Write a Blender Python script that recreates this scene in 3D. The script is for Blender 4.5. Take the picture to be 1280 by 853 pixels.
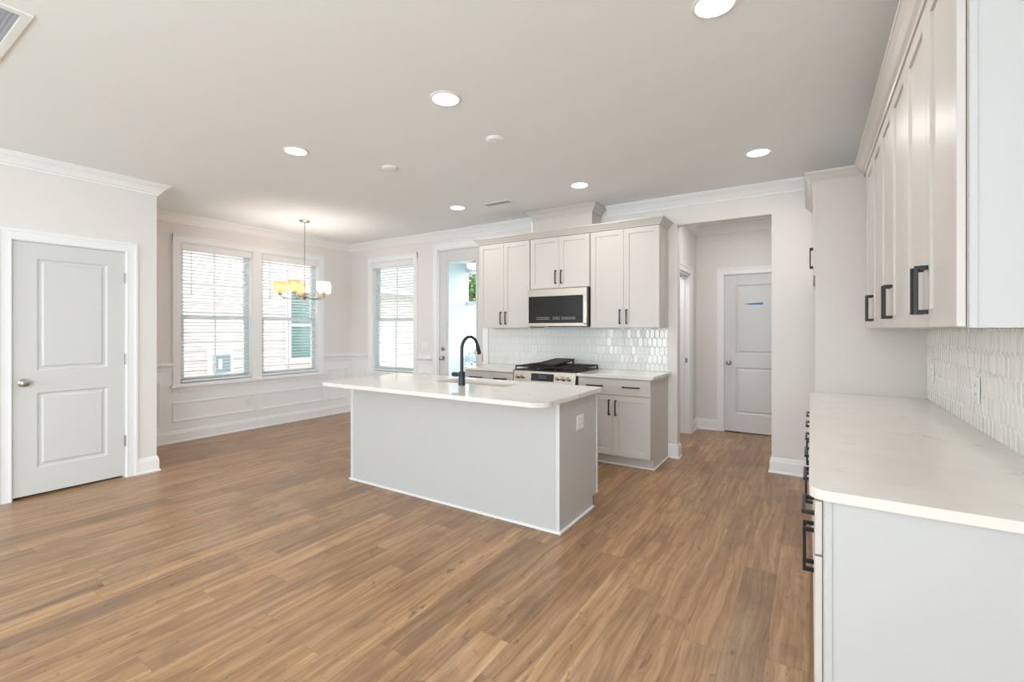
import bpy, math, random
from mathutils import Vector
random.seed(7)
S = bpy.context.scene
COL = S.collection
for _o in list(bpy.data.objects): bpy.data.objects.remove(_o)

# ------------------------------------------------------------------ camera, world, light, exposure
cam = bpy.data.objects.new('camera', bpy.data.cameras.new('camera')); COL.objects.link(cam)
cam.location = (0, 0, 1.372); cam.rotation_euler = (math.radians(90), 0, math.radians(32.65))
cam.data.lens = 582 / 1280 * 36; cam.data.sensor_width = 36; cam.data.shift_y = -15 / 1280
cam.data.clip_start = 0.02
S.camera = cam
vs = S.view_settings
vs.view_transform = 'Standard'; vs.look = 'None'; vs.gamma = 1; vs.exposure = 0.12
vs.use_curve_mapping = False
S.cycles.max_bounces = 10; S.cycles.diffuse_bounces = 6; S.cycles.transparent_max_bounces = 12
S.cycles.sample_clamp_indirect = 6
S.cycles.use_denoising = True

world = bpy.data.worlds.new('sky'); S.world = world; world.use_nodes = True
_bg = world.node_tree.nodes['Background']
_bg.inputs[0].default_value = (0.90, 0.96, 1.0, 1); _bg.inputs[1].default_value = 5.0

def lamp(name, kind, loc, energy, color=(1, 1, 1), rot=(0, 0, 0), **kw):
    l = bpy.data.lights.new(name, kind); l.energy = energy; l.color = color
    for k, v in kw.items(): setattr(l, k, v)
    o = bpy.data.objects.new(name, l); COL.objects.link(o); o.location = loc; o.rotation_euler = rot
    return o
sun = lamp('sun', 'SUN', (5, 0, 9), 1.5, (1, 0.96, 0.9), (math.radians(30), math.radians(42), 0), angle=0.05)
# fill lamps added inside the two unseen rear openings, tilted up to brighten the ceiling
for _x in (-3.75, -1.2):
    lamp('rear_fill_lamp', 'AREA', (_x, -3.9, 1.35), 38, (0.77, 0.92, 1.0), (math.radians(138), 0, 0),
         shape='RECTANGLE', size=2.1, size_y=2.2)
lamp('side_fill_lamp', 'AREA', (0.56, -2.2, 1.6), 116, (0.77, 0.92, 1.0), (math.radians(122), 0, math.radians(62)),
     shape='RECTANGLE', size=2.0, size_y=1.3)  # unseen fill lamp at the right wall, added to lift the dining side
WARM = (1.0, 0.975, 0.95)

# ------------------------------------------------------------------ materials
class N:
    def __init__(s, name):
        s.m = bpy.data.materials.new(name); s.m.use_nodes = True
        s.t = s.m.node_tree; s.b = s.t.nodes['Principled BSDF']; s.out = s.t.nodes['Material Output']
    def node(s, typ, **kw):
        n = s.t.nodes.new(typ)
        for k, v in kw.items(): setattr(n, k, v)
        return n
    def put(s, sock, v):
        if isinstance(v, bpy.types.NodeSocket): s.t.links.new(v, sock)
        else: sock.default_value = v
    def math(s, op, a, b=None, c=None, clamp=False):
        n = s.node('ShaderNodeMath', operation=op); n.use_clamp = clamp
        s.put(n.inputs[0], a)
        if b is not None: s.put(n.inputs[1], b)
        if c is not None: s.put(n.inputs[2], c)
        return n.outputs[0]
    def mix(s, f, a, b, mode='MIX'):
        n = s.node('ShaderNodeMixRGB', blend_type=mode)
        s.put(n.inputs[0], f); s.put(n.inputs[1], a); s.put(n.inputs[2], b)
        return n.outputs[0]
    def ramp(s, f, stops):
        n = s.node('ShaderNodeValToRGB'); s.put(n.inputs[0], f)
        e = n.color_ramp.elements
        while len(e) < len(stops): e.new(0.5)
        for i, (p, c) in enumerate(stops):
            e[i].position = p; e[i].color = c if len(c) == 4 else (*c, 1)
        return n.outputs[0]
    def comb(s, x, y, z):
        n = s.node('ShaderNodeCombineXYZ')
        for i, v in enumerate((x, y, z)): s.put(n.inputs[i], v)
        return n.outputs[0]
    def noise(s, vec, scale, detail=3, rough=0.5, dist=0.0):
        n = s.node('ShaderNodeTexNoise'); s.put(n.inputs['Vector'], vec)
        n.inputs['Scale'].default_value = scale; n.inputs['Detail'].default_value = detail
        n.inputs['Roughness'].default_value = rough; n.inputs['Distortion'].default_value = dist
        return n.outputs[0]
    def coord(s):
        c = s.node('ShaderNodeTexCoord'); return c.outputs['Object']
    def bump(s, h, strength, dist=0.002):
        n = s.node('ShaderNodeBump'); n.inputs['Strength'].default_value = strength; n.inputs['Distance'].default_value = dist
        s.put(n.inputs['Height'], h); s.t.links.new(n.outputs[0], s.b.inputs['Normal'])

def lin(c):
    return tuple(((v / 255) / 12.92 if v / 255 <= 0.04045 else ((v / 255 + 0.055) / 1.055) ** 2.4) for v in c)

def mat(name, rgb, rough=0.5, metal=0.0, emit=None, es=0.0, spec=0.5, grain=0.0, gs=60, tex=0.02):
    n = N(name); col = (*lin(rgb), 1)
    n.b.inputs['Roughness'].default_value = rough; n.b.inputs['Metallic'].default_value = metal
    n.b.inputs['Specular IOR Level'].default_value = spec
    v = n.noise(n.coord(), gs, 3)
    dark = tuple(c * (1 - tex) for c in col[:3]) + (1,)
    n.put(n.b.inputs['Base Color'], n.mix(v, dark, col))
    if grain: n.bump(v, grain)
    if emit:
        n.b.inputs['Emission Color'].default_value = (*emit, 1); n.b.inputs['Emission Strength'].default_value = es
    return n.m

M = {}
M['wall'] = mat('wall_paint', (236, 232, 229), 0.75, grain=0.08, gs=220)
M['wall_grey'] = M['wall']
M['ceiling'] = mat('ceiling_paint', (243, 247, 248), 0.9, grain=0.1, gs=260)
M['trim'] = mat('white_trim_paint', (246, 246, 247), 0.4)
M['door'] = mat('white_door_paint', (219, 219, 218), 0.42)
M['cab'] = mat('cabinet_paint', (210, 204, 199), 0.38, tex=0.01)
M['cab_in'] = mat('cabinet_shadow_gap', (120, 112, 106), 0.7)
M['island'] = mat('island_paint', (200, 199, 199), 0.45)
M['black'] = mat('black_metal', (30, 32, 35), 0.35, 0.3)
M['faucet'] = mat('matte_black', (42, 47, 54), 0.38, 0.2)
M['steel'] = mat('brushed_steel', (205, 196, 186), 0.28, 0.95, gs=30)
M['sinksteel'] = mat('sink_steel', (226, 218, 208), 0.4, 0.35)
M['nickel'] = mat('satin_nickel', (176, 170, 162), 0.3, 0.95)
M['blackglass'] = mat('black_glass', (6, 7, 9), 0.06, 0.0, spec=0.45)
M['iron'] = mat('cast_iron', (46, 38, 37), 0.55, 0.2, grain=0.2, gs=300)
M['darkcase'] = mat('dark_case', (50, 48, 50), 0.45)
M['display'] = mat('display_glass', (92, 96, 102), 0.12)
M['white_plastic'] = mat('white_plastic', (240, 240, 238), 0.35)
M['blind'] = mat('white_blind', (243, 243, 242), 0.45)
M['tile'] = mat('glazed_white_tile', (240, 240, 236), 0.09, spec=0.6, tex=0.03, gs=12)
M['grout'] = mat('grey_grout', (222, 221, 217), 0.8)
M['tape'] = mat('blue_tape', (60, 140, 205), 0.6)
M['darkslot'] = mat('dark_slot', (60, 58, 56), 0.7)
M['ventgrey'] = mat('grille_blue_grey', (196, 208, 220), 0.5)
M['register'] = mat('register_grey', (215, 213, 210), 0.6)
M['vinyl'] = mat('window_vinyl', (215, 222, 224), 0.4)
M['siding'] = mat('pink_white_siding', (192, 178, 173), 0.7, gs=8)
M['shingle'] = mat('grey_shingles', (140, 146, 142), 0.9, grain=0.6, gs=25, tex=0.3)
M['utility'] = mat('grey_utility_metal', (110, 128, 130), 0.5)
M['extwhite'] = mat('exterior_white', (222, 230, 238), 0.6)
M['ground'] = mat('pale_concrete', (190, 196, 194), 0.9, gs=3, tex=0.12)
M['leaf'] = mat('leaf_green', (92, 128, 70), 0.6, gs=2, tex=0.5)
M['grass'] = mat('grass_green', (118, 142, 88), 0.9, gs=6, tex=0.4)
M['bark'] = mat('bark', (120, 105, 90), 0.9)
M['dark'] = mat('painted_shade', (25, 22, 20), 0.9)  # dark colour stands in for shade behind the closed doors
M['lens'] = mat('lit_lens', (255, 255, 255), 0.5, emit=(1, 0.97, 0.92), es=6)
M['fanlight'] = mat('fan_light_glass', (255, 250, 235), 0.5, emit=(1, 0.93, 0.75), es=1.2)

def glass(name, refl=0.10):
    n = N(name); tr = n.node('ShaderNodeBsdfTransparent'); gl = n.node('ShaderNodeBsdfGlossy')
    gl.inputs['Roughness'].default_value = 0.02
    lw = n.node('ShaderNodeLayerWeight'); lw.inputs[0].default_value = 0.5
    fr = n.math('ADD', 0.025, n.math('MULTIPLY', n.math('POWER', lw.outputs['Facing'], 5.0), 0.95))
    mx = n.node('ShaderNodeMixShader')
    n.t.links.new(fr, mx.inputs[0]); n.t.links.new(tr.outputs[0], mx.inputs[1]); n.t.links.new(gl.outputs[0], mx.inputs[2])
    n.t.links.new(mx.outputs[0], n.out.inputs[0])
    tr.inputs[0].default_value = (0.975, 0.985, 0.985, 1)
    return n.m
M['glass'] = glass('window_glass')
M['extglass'] = mat('dark_teal_glass', (78, 108, 104), 0.08)

def shade(name, rgb, emit, es):
    n = N(name)
    n.b.inputs['Base Color'].default_value = (*lin(rgb), 1); n.b.inputs['Roughness'].default_value = 0.3
    n.b.inputs['Emission Color'].default_value = (*emit, 1); n.b.inputs['Emission Strength'].default_value = es
    tr = n.node('ShaderNodeBsdfTransparent'); mx = n.node('ShaderNodeMixShader')
    nz = n.noise(n.coord(), 20, 2); n.put(mx.inputs[0], n.math('ADD', 0.68, n.math('MULTIPLY', nz, 0.06)))
    n.t.links.new(tr.outputs[0], mx.inputs[1]); n.t.links.new(n.b.outputs[0], mx.inputs[2])
    n.t.links.new(mx.outputs[0], n.out.inputs[0])
    return n.m
M['shade_amber'] = shade('amber_lit_glass', (232, 176, 122), (1.0, 0.60, 0.28), 0.22)  # same shade glass; amber against white paints how three shades catch light
M['shade_white'] = shade('white_lit_glass', (240, 232, 218), (1.0, 0.93, 0.8), 0.45)

def floor_mat():
    n = N('oak_plank_floor')
    W, L = 0.158, 1.22
    sep = n.node('ShaderNodeSeparateXYZ'); n.t.links.new(n.coord(), sep.inputs[0])
    x, y = sep.outputs[0], sep.outputs[1]
    u = n.math('DIVIDE', x, W); row = n.math('FLOOR', u); fu = n.math('FRACT', u)
    wn = n.node('ShaderNodeTexWhiteNoise', noise_dimensions='1D'); n.put(wn.inputs['W'], row)
    v = n.math('ADD', n.math('DIVIDE', y, L), n.math('MULTIPLY', wn.outputs[0], 7.3))
    cell = n.math('FLOOR', v); fv = n.math('FRACT', v)
    wn2 = n.node('ShaderNodeTexWhiteNoise', noise_dimensions='2D'); n.put(wn2.inputs['Vector'], n.comb(row, cell, 0))
    r = wn2.outputs[0]
    off = n.math('MULTIPLY', r, 37.0)
    wob = n.noise(n.comb(n.math('MULTIPLY', x, 3), n.math('ADD', n.math('MULTIPLY', y, 1.6), off), off), 1.0, 2)
    g1 = n.noise(n.comb(n.math('ADD', n.math('MULTIPLY', x, 30), n.math('MULTIPLY', wob, 2.6)), n.math('ADD', n.math('MULTIPLY', y, 1.3), off), off), 1.0, 5, 0.62, 0.4)
    g2 = n.noise(n.comb(n.math('MULTIPLY', x, 150), n.math('ADD', n.math('MULTIPLY', y, 6), off), off), 1.0, 3, 0.6)
    big = n.noise(n.comb(n.math('MULTIPLY', x, 5), n.math('ADD', n.math('MULTIPLY', y, 2.2), off), off), 1.0, 3, 0.55)
    base = n.ramp(g1, [(0.28, lin((132, 98, 68))), (0.45, lin((164, 126, 91))), (0.58, lin((182, 146, 109))), (0.75, lin((202, 171, 136)))])
    tone = n.ramp(r, [(0.0, (0.66, 0.64, 0.63)), (0.18, (0.84, 0.83, 0.82)), (0.5, (0.97, 0.95, 0.92)), (0.8, (1.03, 0.98, 0.92)), (1.0, (1.12, 1.09, 1.05))])
    c = n.mix(1.0, base, tone, 'MULTIPLY')
    g3 = n.ramp(g2, [(0.36, (1, 1, 1)), (0.52, (0, 0, 0))])
    c = n.mix(n.math('MULTIPLY', g3, 0.22), c, (*lin((104, 74, 50)), 1))
    patch = n.ramp(big, [(0.36, (1, 1, 1)), (0.47, (0, 0, 0))])
    c = n.mix(n.math('MULTIPLY', patch, 0.38), c, (*lin((112, 84, 62)), 1))
    # cathedral figure: thin wavy growth rings in some boards
    ring = n.math('FRACT', n.math('ADD', n.math('MULTIPLY', big, 9.0), n.math('MULTIPLY', fu, 1.2)))
    rl = n.ramp(n.math('ABSOLUTE', n.math('SUBTRACT', ring, 0.5)), [(0.0, (1, 1, 1)), (0.13, (0, 0, 0))])
    c = n.mix(n.math('MULTIPLY', n.math('MULTIPLY', rl, n.math('GREATER_THAN', n.math('FRACT', n.math('MULTIPLY', r, 13.7)), 0.4)), 0.22), c, (*lin((108, 78, 54)), 1))
    # knots and short dark cracks
    kn = n.noise(n.comb(n.math('MULTIPLY', x, 20), n.math('ADD', n.math('MULTIPLY', y, 9), off), off), 1.0, 3, 0.6, 0.7)
    kf = n.ramp(kn, [(0.64, (0, 0, 0)), (0.72, (1, 1, 1))])
    c = n.mix(n.math('MULTIPLY', kf, 0.62), c, (*lin((82, 58, 42)), 1))
    cr = n.noise(n.comb(n.math('MULTIPLY', x, 75), n.math('ADD', n.math('MULTIPLY', y, 7), off), off), 1.0, 2, 0.5, 0.3)
    cf = n.ramp(cr, [(0.68, (0, 0, 0)), (0.74, (1, 1, 1))])
    c = n.mix(n.math('MULTIPLY', cf, 0.5), c, (*lin((88, 64, 48)), 1))
    eu = n.math('MINIMUM', fu, n.math('SUBTRACT', 1.0, fu)); ev = n.math('MINIMUM', fv, n.math('SUBTRACT', 1.0, fv))
    su = n.math('LESS_THAN', eu, 0.009); sv = n.math('LESS_THAN', ev, 0.0011)
    seam = n.math('MAXIMUM', su, sv)
    c = n.mix(n.math('MULTIPLY', seam, 0.45), c, (*lin((96, 68, 48)), 1))
    n.put(n.b.inputs['Base Color'], c)
    n.put(n.b.inputs['Roughness'], n.math('ADD', 0.25, n.math('MULTIPLY', g1, 0.16)))
    n.b.inputs['Specular IOR Level'].default_value = 0.62
    h = n.math('SUBTRACT', n.math('MULTIPLY', g2, 0.5), n.math('MULTIPLY', seam, 0.8))
    n.bump(h, 0.25, 0.001)
    return n.m
M['floor'] = floor_mat()

def quartz():
    n = N('white_quartz'); co = n.coord()
    d = n.noise(co, 1.6, 4, 0.6)
    sep = n.node('ShaderNodeSeparateXYZ'); n.t.links.new(co, sep.inputs[0])
    w = n.math('ADD', n.math('ADD', n.math('MULTIPLY', sep.outputs[0], 1.5), n.math('MULTIPLY', sep.outputs[1], 2.1)), n.math('MULTIPLY', d, 2.6))
    f = n.math('ABSOLUTE', n.math('SUBTRACT', n.math('FRACT', w), 0.5))
    line = n.ramp(f, [(0.0, (1, 1, 1)), (0.012, (0, 0, 0))])
    brk = n.ramp(n.noise(co, 5, 3), [(0.48, (0, 0, 0)), (0.62, (1, 1, 1))])
    cloud = n.noise(co, 7, 4)
    base = n.mix(cloud, (*lin((226, 219, 212)), 1), (*lin((238, 234, 229)), 1))
    c = n.mix(n.math('MULTIPLY', n.math('MULTIPLY', line, brk), 0.55), base, (*lin((150, 144, 140)), 1))
    n.put(n.b.inputs['Base Color'], c); n.b.inputs['Roughness'].default_value = 0.07
    n.b.inputs['Specular IOR Level'].default_value = 0.55
    return n.m
M['quartz'] = quartz()

# ------------------------------------------------------------------ geometry helpers
def wloc(p):
    v = Vector((0, 0, 0))
    while p is not None: v += p.location; p = p.parent
    return v

class MB:
    """collects shapes in world coordinates; build() links them as one mesh object"""
    def __init__(s): s.v = []; s.f = []
    def add(s, vs, fs):
        k = len(s.v); s.v += [tuple(p) for p in vs]; s.f += [tuple(i + k for i in f) for f in fs]; return s
    def box(s, x0, x1, y0, y1, z0, z1):
        if x0 > x1: x0, x1 = x1, x0
        if y0 > y1: y0, y1 = y1, y0
        if z0 > z1: z0, z1 = z1, z0
        return s.add([(x0, y0, z0), (x1, y0, z0), (x1, y1, z0), (x0, y1, z0), (x0, y0, z1), (x1, y0, z1), (x1, y1, z1), (x0, y1, z1)],
                     [(3, 2, 1, 0), (4, 5, 6, 7), (0, 1, 5, 4), (1, 2, 6, 5), (2, 3, 7, 6), (3, 0, 4, 7)])
    def fb(s, F, u0, u1, z0, z1, d0, d1):
        a = F(u0, z0, d0); b = F(u1, z1, d1)
        return s.box(a[0], b[0], a[1], b[1], a[2], b[2])
    def frust(s, F, u0, u1, z0, z1, d0, d1, inset):
        """box whose outer face (depth d1) is inset: a raised, bevelled panel"""
        P = [F(u0, z0, d0), F(u1, z0, d0), F(u1, z1, d0), F(u0, z1, d0),
             F(u0 + inset, z0 + inset, d1), F(u1 - inset, z0 + inset, d1), F(u1 - inset, z1 - inset, d1), F(u0 + inset, z1 - inset, d1)]
        return s.add(P, [(3, 2, 1, 0), (4, 5, 6, 7), (0, 1, 5, 4), (1, 2, 6, 5), (2, 3, 7, 6), (3, 0, 4, 7)])
    def frame(s, F, u0, u1, z0, z1, w, d0, d1, wb=None, wt=None):
        wb = w if wb is None else wb; wt = w if wt is None else wt
        s.fb(F, u0, u0 + w, z0, z1, d0, d1); s.fb(F, u1 - w, u1, z0, z1, d0, d1)
        if wb: s.fb(F, u0 + w, u1 - w, z0, z0 + wb, d0, d1)
        if wt: s.fb(F, u0 + w, u1 - w, z1 - wt, z1, d0, d1)
        return s
    def prism(s, pts, z0, z1):
        n = len(pts); vs = [(x, y, z0) for x, y in pts] + [(x, y, z1) for x, y in pts]
        fs = [tuple(range(n - 1, -1, -1)), tuple(range(n, 2 * n))] + [(i, (i + 1) % n, n + (i + 1) % n, n + i) for i in range(n)]
        return s.add(vs, fs)
    def lathe(s, c, prof, seg=24, axis='z', cap=True):
        """prof: (radius, height) pairs along axis from centre c"""
        vs = []; fs = []
        for r, h in prof:
            for i in range(seg):
                a = 2 * math.pi * i / seg; p, q = r * math.cos(a), r * math.sin(a)
                o = {'z': (p, q, h), 'x': (h, p, q), 'y': (q, h, p)}[axis]
                vs.append((c[0] + o[0], c[1] + o[1], c[2] + o[2]))
        for j in range(len(prof) - 1):
            for i in range(seg):
                a = j * seg + i; b = j * seg + (i + 1) % seg; fs.append((a, b, b + seg, a + seg))
        if cap:
            fs.append(tuple(range(seg - 1, -1, -1))); fs.append(tuple((len(prof) - 1) * seg + i for i in range(seg)))
        return s.add(vs, fs)
    def tube(s, pts, r, seg=10):
        pts = [Vector(p) for p in pts]; rs = r if isinstance(r, (list, tuple)) else [r] * len(pts)
        vs = []; fs = []; up = None
        for i, p in enumerate(pts):
            t = (pts[min(i + 1, len(pts) - 1)] - pts[max(i - 1, 0)]).normalized()
            if up is None:
                up = Vector((0, 0, 1)) if abs(t.z) < 0.9 else Vector((1, 0, 0))
            side = t.cross(up).normalized(); up = side.cross(t).normalized()
            for k in range(seg):
                a = 2 * math.pi * k / seg
                vs.append(p + side * (rs[i] * math.cos(a)) + up * (rs[i] * math.sin(a)))
        for j in range(len(pts) - 1):
            for i in range(seg):
                a = j * seg + i; b = j * seg + (i + 1) % seg; fs.append((a, b, b + seg, a + seg))
        fs.append(tuple(range(seg - 1, -1, -1))); fs.append(tuple((len(pts) - 1) * seg + i for i in range(seg)))
        return s.add(vs, fs)
    def sweep(s, path, prof, side=1):
        """run a moulding profile [(out, z)] along a plan path with mitred corners; side=+1: out is to the right of travel"""
        n = len(path); rings = []
        for i in range(n):
            p = Vector(path[i])
            d0 = (p - Vector(path[i - 1])).normalized() if i > 0 else None
            d1 = (Vector(path[i + 1]) - p).normalized() if i < n - 1 else None
            nr = lambda d: Vector((d.y, -d.x)) * side
            if d0 is None: m = nr(d1)
            elif d1 is None: m = nr(d0)
            else:
                a, b = nr(d0), nr(d1); m = (a + b); m = m / (m.length_squared / 2) if m.length_squared > 1e-6 else a
            rings.append([(p.x + m.x * o, p.y + m.y * o, z) for o, z in prof])
        k = len(prof); vs = [v for r in rings for v in r]; fs = []
        for i in range(n - 1):
            for j in range(k):
                a = i * k + j; b = i * k + (j + 1) % k; fs.append((a, b, b + k, a + k))
        fs.append(tuple(range(k))); fs.append(tuple((n - 1) * k + j for j in range(k - 1, -1, -1)))
        return s.add(vs, fs)
    def build(s, name, m, parent=None, bevel=0.0, smooth=False, seg=2):
        me = bpy.data.meshes.new(name); off = wloc(parent)
        me.from_pydata([(a - off.x, b - off.y, c - off.z) for a, b, c in s.v], [], s.f)
        import bmesh
        bm = bmesh.new(); bm.from_mesh(me); bmesh.ops.recalc_face_normals(bm, faces=bm.faces); bm.to_mesh(me); bm.free()
        me.materials.append(m if not isinstance(m, str) else M[m])
        o = bpy.data.objects.new(name, me); COL.objects.link(o)
        if parent: o.parent = parent
        if smooth:
            for p in me.polygons: p.use_smooth = True
            try: me.set_sharp_from_angle(angle=math.radians(38))
            except Exception: pass
        if bevel:
            b = o.modifiers.new('bevel', 'BEVEL'); b.width = bevel; b.segments = seg; b.limit_method = 'ANGLE'
        return o

def tag(o, label=None, cat=None, group=None, kind=None):
    for k, v in (('label', label), ('category', cat), ('group', group), ('kind', kind)):
        if v: o[k] = v
    return o
def thing(name, loc, label, cat, group=None, kind=None):
    o = bpy.data.objects.new(name, None); COL.objects.link(o); o.location = loc; o.empty_display_size = 0.1
    return tag(o, label, cat, group, kind)
def struct(mb, name, m, bevel=0.0, label=None, smooth=False):
    o = mb.build(name, m, None, bevel, smooth); o['kind'] = 'structure'
    if label: o['label'] = label
    return o
# frames: (u, z, depth-out) -> world
def FX(x, sgn): return lambda u, z, d: (x + sgn * d, u, z)      # a face looking along +-x, u = y
def FY(y, sgn): return lambda u, z, d: (u, y + sgn * d, z)      # a face looking along +-y, u = x

def rrect(x0, x1, y0, y1, r):  # r: radii for corners (x0y0, x1y0, x1y1, x0y1)
    pts = []
    for (cx, cy, a0), rr in zip(((x0, y0, 180), (x1, y0, 270), (x1, y1, 0), (x0, y1, 90)), r):
        if rr <= 0: pts.append((cx, cy)); continue
        ox = cx + (rr if cx == x0 else -rr); oy = cy + (rr if cy == y0 else -rr)
        for k in range(9):
            a = math.radians(a0 + 90 * k / 8); pts.append((ox + rr * math.cos(a), oy + rr * math.sin(a)))
    return pts

# ------------------------------------------------------------------ key dimensions
XD, XW, YB, XR, CH = -5.33, -6.46, 5.10, 0.65, 2.765
YC = 1.94            # corner where the closet wall ends
YREAR = -4.0
HB = 6.80            # hall back wall
XL = -1.33           # hall left wall

# ------------------------------------------------------------------ room shell
fl = MB().box(-6.6, 0.77, -4.12, 5.22, -0.1, 0).box(-3.1, 0.9, 5.22, 6.92, -0.1, 0)
struct(fl, 'floor', 'floor')
ce = MB().box(-6.6, 0.77, -4.12, 5.22, CH, CH + 0.15).box(-3.1, 0.9, 5.22, 6.92, CH, CH + 0.15)
struct(ce, 'ceiling', 'ceiling')

def wall(name, F, u0, u1, openings, th=0.12, z0=0.0, z1=CH, m='wall'):
    mb = MB(); us = sorted(openings); cur = u0
    for a, b, lo, hi in us:
        if a > cur: mb.fb(F, cur, a, z0, z1, -th, 0)
        if lo > z0: mb.fb(F, a, b, z0, lo, -th, 0)
        if hi < z1: mb.fb(F, a, b, hi, z1, -th, 0)
        cur = b
    if cur < u1: mb.fb(F, cur, u1, z0, z1, -th, 0)
    return struct(mb, name, m)
D1 = (0.968, 1.697, 0.0, 2.083)            # closet door opening (y0,y1,z0,z1)
wall('wall_left', FX(XD, 1), YREAR, YC - 0.12, [D1], m='wall_grey')
struct(MB().box(-6.6, XD, YC - 0.12, YC, 0, CH), 'wall_left_return', 'wall')
WZ0, WZ1 = 0.69, 2.435
WIN = [(2.585, 3.470), (3.585, 4.495)]
wall('wall_dining', FX(XW, 1), YC, YB, [(a, b, WZ0, WZ1) for a, b in WIN])
BW = (-5.945, -5.020)                       # back window
ED = (-4.540, -3.725, 0.0, 2.510)           # glazed door
HO = (-1.187, -0.313, 0.0, 2.475)           # hall opening
wall('wall_back', FY(YB, -1), -6.6, 0.77, [(BW[0], BW[1], WZ0, WZ1), ED, HO])
wall('wall_right', FX(XR, -1), YREAR, YB, [(-3.2, -1.2, 0.9, 2.3)])
wall('wall_rear', FY(YREAR, 1), -6.6, 0.77, [(-4.85, -2.65, 0.15, 2.5), (-2.3, -0.1, 0.15, 2.5)])
SD = (5.62, 6.40, 0.0, 2.085)
wall('wall_hall_left', FX(XL, 1), 5.22, HB, [SD])
HD = (-0.975, -0.205, 0.0, 2.095)
wall('wall_hall_back', FY(HB, -1), -3.1, 0.9, [HD])
wall('wall_hall_right', FX(0.42, -1), 5.22, HB, [])
wall('wall_side_room', FX(-3.0, 1), 5.22, HB, [])

CROWN = [(0, -0.105), (0.012, -0.105), (0.014, -0.088), (0.024, -0.084), (0.034, -0.066), (0.052, -0.042), (0.072, -0.026), (0.078, -0.014), (0.09, -0.012), (0.09, 0), (0, 0)]
def crown(path, side, n, z=CH, m='trim'):
    return struct(MB().sweep(path, [(o, z + h) for o, h in CROWN], side), n, m)
crown([(XD, YREAR), (XD, YC), (XW, YC), (XW, YB), (-2.79, YB)], 1, 'trim_1')
crown([(-1.955, YB), (XR, YB)], 1, 'trim_2')
crown([(XL, 5.22), (XL, HB), (0.42, HB), (0.42, 5.22)], 1, 'trim_3')
BASE = [(0, 0), (0.026, 0), (0.026, 0.012), (0.018, 0.022), (0.016, 0.022), (0.016, 0.108), (0.012, 0.118), (0.010, 0.132), (0.004, 0.145), (0, 0.147)]
def base(path, side, n): return struct(MB().sweep(path, BASE, side), n, 'trim')
base([(XD, YREAR), (XD, 0.883)], 1, 'baseboard_left')
base([(XD, 1.784), (XD, YC), (XW, YC), (XW, YB), (-4.632, YB)], 1, 'baseboard_dining')
base([(-1.28, YB), (-1.187, YB), (-1.187, 5.22)], 1, 'baseboard_back')
base([(-0.313, 5.22), (-0.313, YB), (XR, YB)], 1, 'baseboard_kitchen')
base([(XL, 6.485), (XL, HB), (-1.062, HB)], 1, 'baseboard_hall')
base([(-3.0, 5.22), (-3.0, HB), (-1.45, HB)], 1, 'baseboard_side_room')

def casing(name, F, u0, u1, z1, w=0.088, bottom=None, z0=0.0, head=None):
    """flat casing with a raised outer band round an opening; bottom=None leaves the foot open"""
    mb = MB(); h = head or w
    for a, b, s_ in ((u0 - w, u0 - 0.004, -1), (u1 + 0.004, u1 + w, 1)):
        mb.fb(F, a, b, z0, z1 + h, 0, 0.014)
        e0, e1 = (a, a + 0.022) if s_ < 0 else (b - 0.022, b)
        mb.fb(F, e0, e1, z0, z1 + h, 0.014, 0.021)
        i0, i1 = (b - 0.012, b) if s_ < 0 else (a, a + 0.012)
        mb.fb(F, i0, i1, z0, z1 + 0.012, 0.014, 0.018)
    mb.fb(F, u0 - 0.004, u1 + 0.004, z1 + 0.004, z1 + h, 0, 0.014)
    mb.fb(F, u0 - w + 0.022, u1 + w - 0.022, z1 + h - 0.022, z1 + h, 0.014, 0.021)
    mb.fb(F, u0, u1, z1 + 0.004, z1 + 0.016, 0.014, 0.018)
    return struct(mb, name, 'trim', 0.0015)
casing('trim_4', FX(XD, 1), D1[0], D1[1], D1[3])
casing('trim_5', FY(YB, -1), ED[0], ED[1], ED[3])
casing('trim_6', FX(XL, 1), SD[0], SD[1], SD[3])
casing('trim_7', FY(HB, -1), HD[0], HD[1], HD[3])
# jamb lining of the side doorway with a strike plate
jb = MB().box(XL - 0.12, XL, SD[1] - 0.018, SD[1] - 0.001, 0, SD[3]).box(XL - 0.12, XL, SD[0] + 0.001, SD[0] + 0.018, 0, SD[3]).box(XL - 0.12, XL, SD[0], SD[1], SD[3] - 0.018, SD[3] - 0.001)
jb.box(XL - 0.075, XL - 0.06, SD[1] - 0.03, SD[1] - 0.018, 0, SD[3] - 0.018)
jo = struct(jb, 'trim_8', 'trim')
MB().box(XL - 0.055, XL - 0.025, SD[1] - 0.0205, SD[1] - 0.018, 0.93, 0.99).build('strike_plate', 'nickel', jo)
# casing on the side room's side of the glazed door reveals, jamb linings for the glazed and closet doors
def jamb(name, F, u0, u1, z1, th):
    mb = MB().fb(F, u0 - 0.004, u0 + 0.003, 0, z1, -th, 0.003).fb(F, u1 - 0.003, u1 + 0.004, 0, z1, -th, 0.003).fb(F, u0, u1, z1 - 0.003, z1 + 0.004, -th, 0.003)
    return struct(mb, name, 'trim')
jamb('trim_9', FX(XD, 1), D1[0], D1[1], D1[3], 0.12)
jamb('trim_10', FY(HB, -1), HD[0], HD[1], HD[3], 0.12)
# closet behind the closed door, coloured dark to paint the shade under it
struct(MB().box(-6.35, -5.376, 0.97, 1.69, 0.0, 0.003).box(-6.37, -6.35, 0.6, 1.8, 0, 2.4), 'wall_closet', 'dark')

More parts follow.
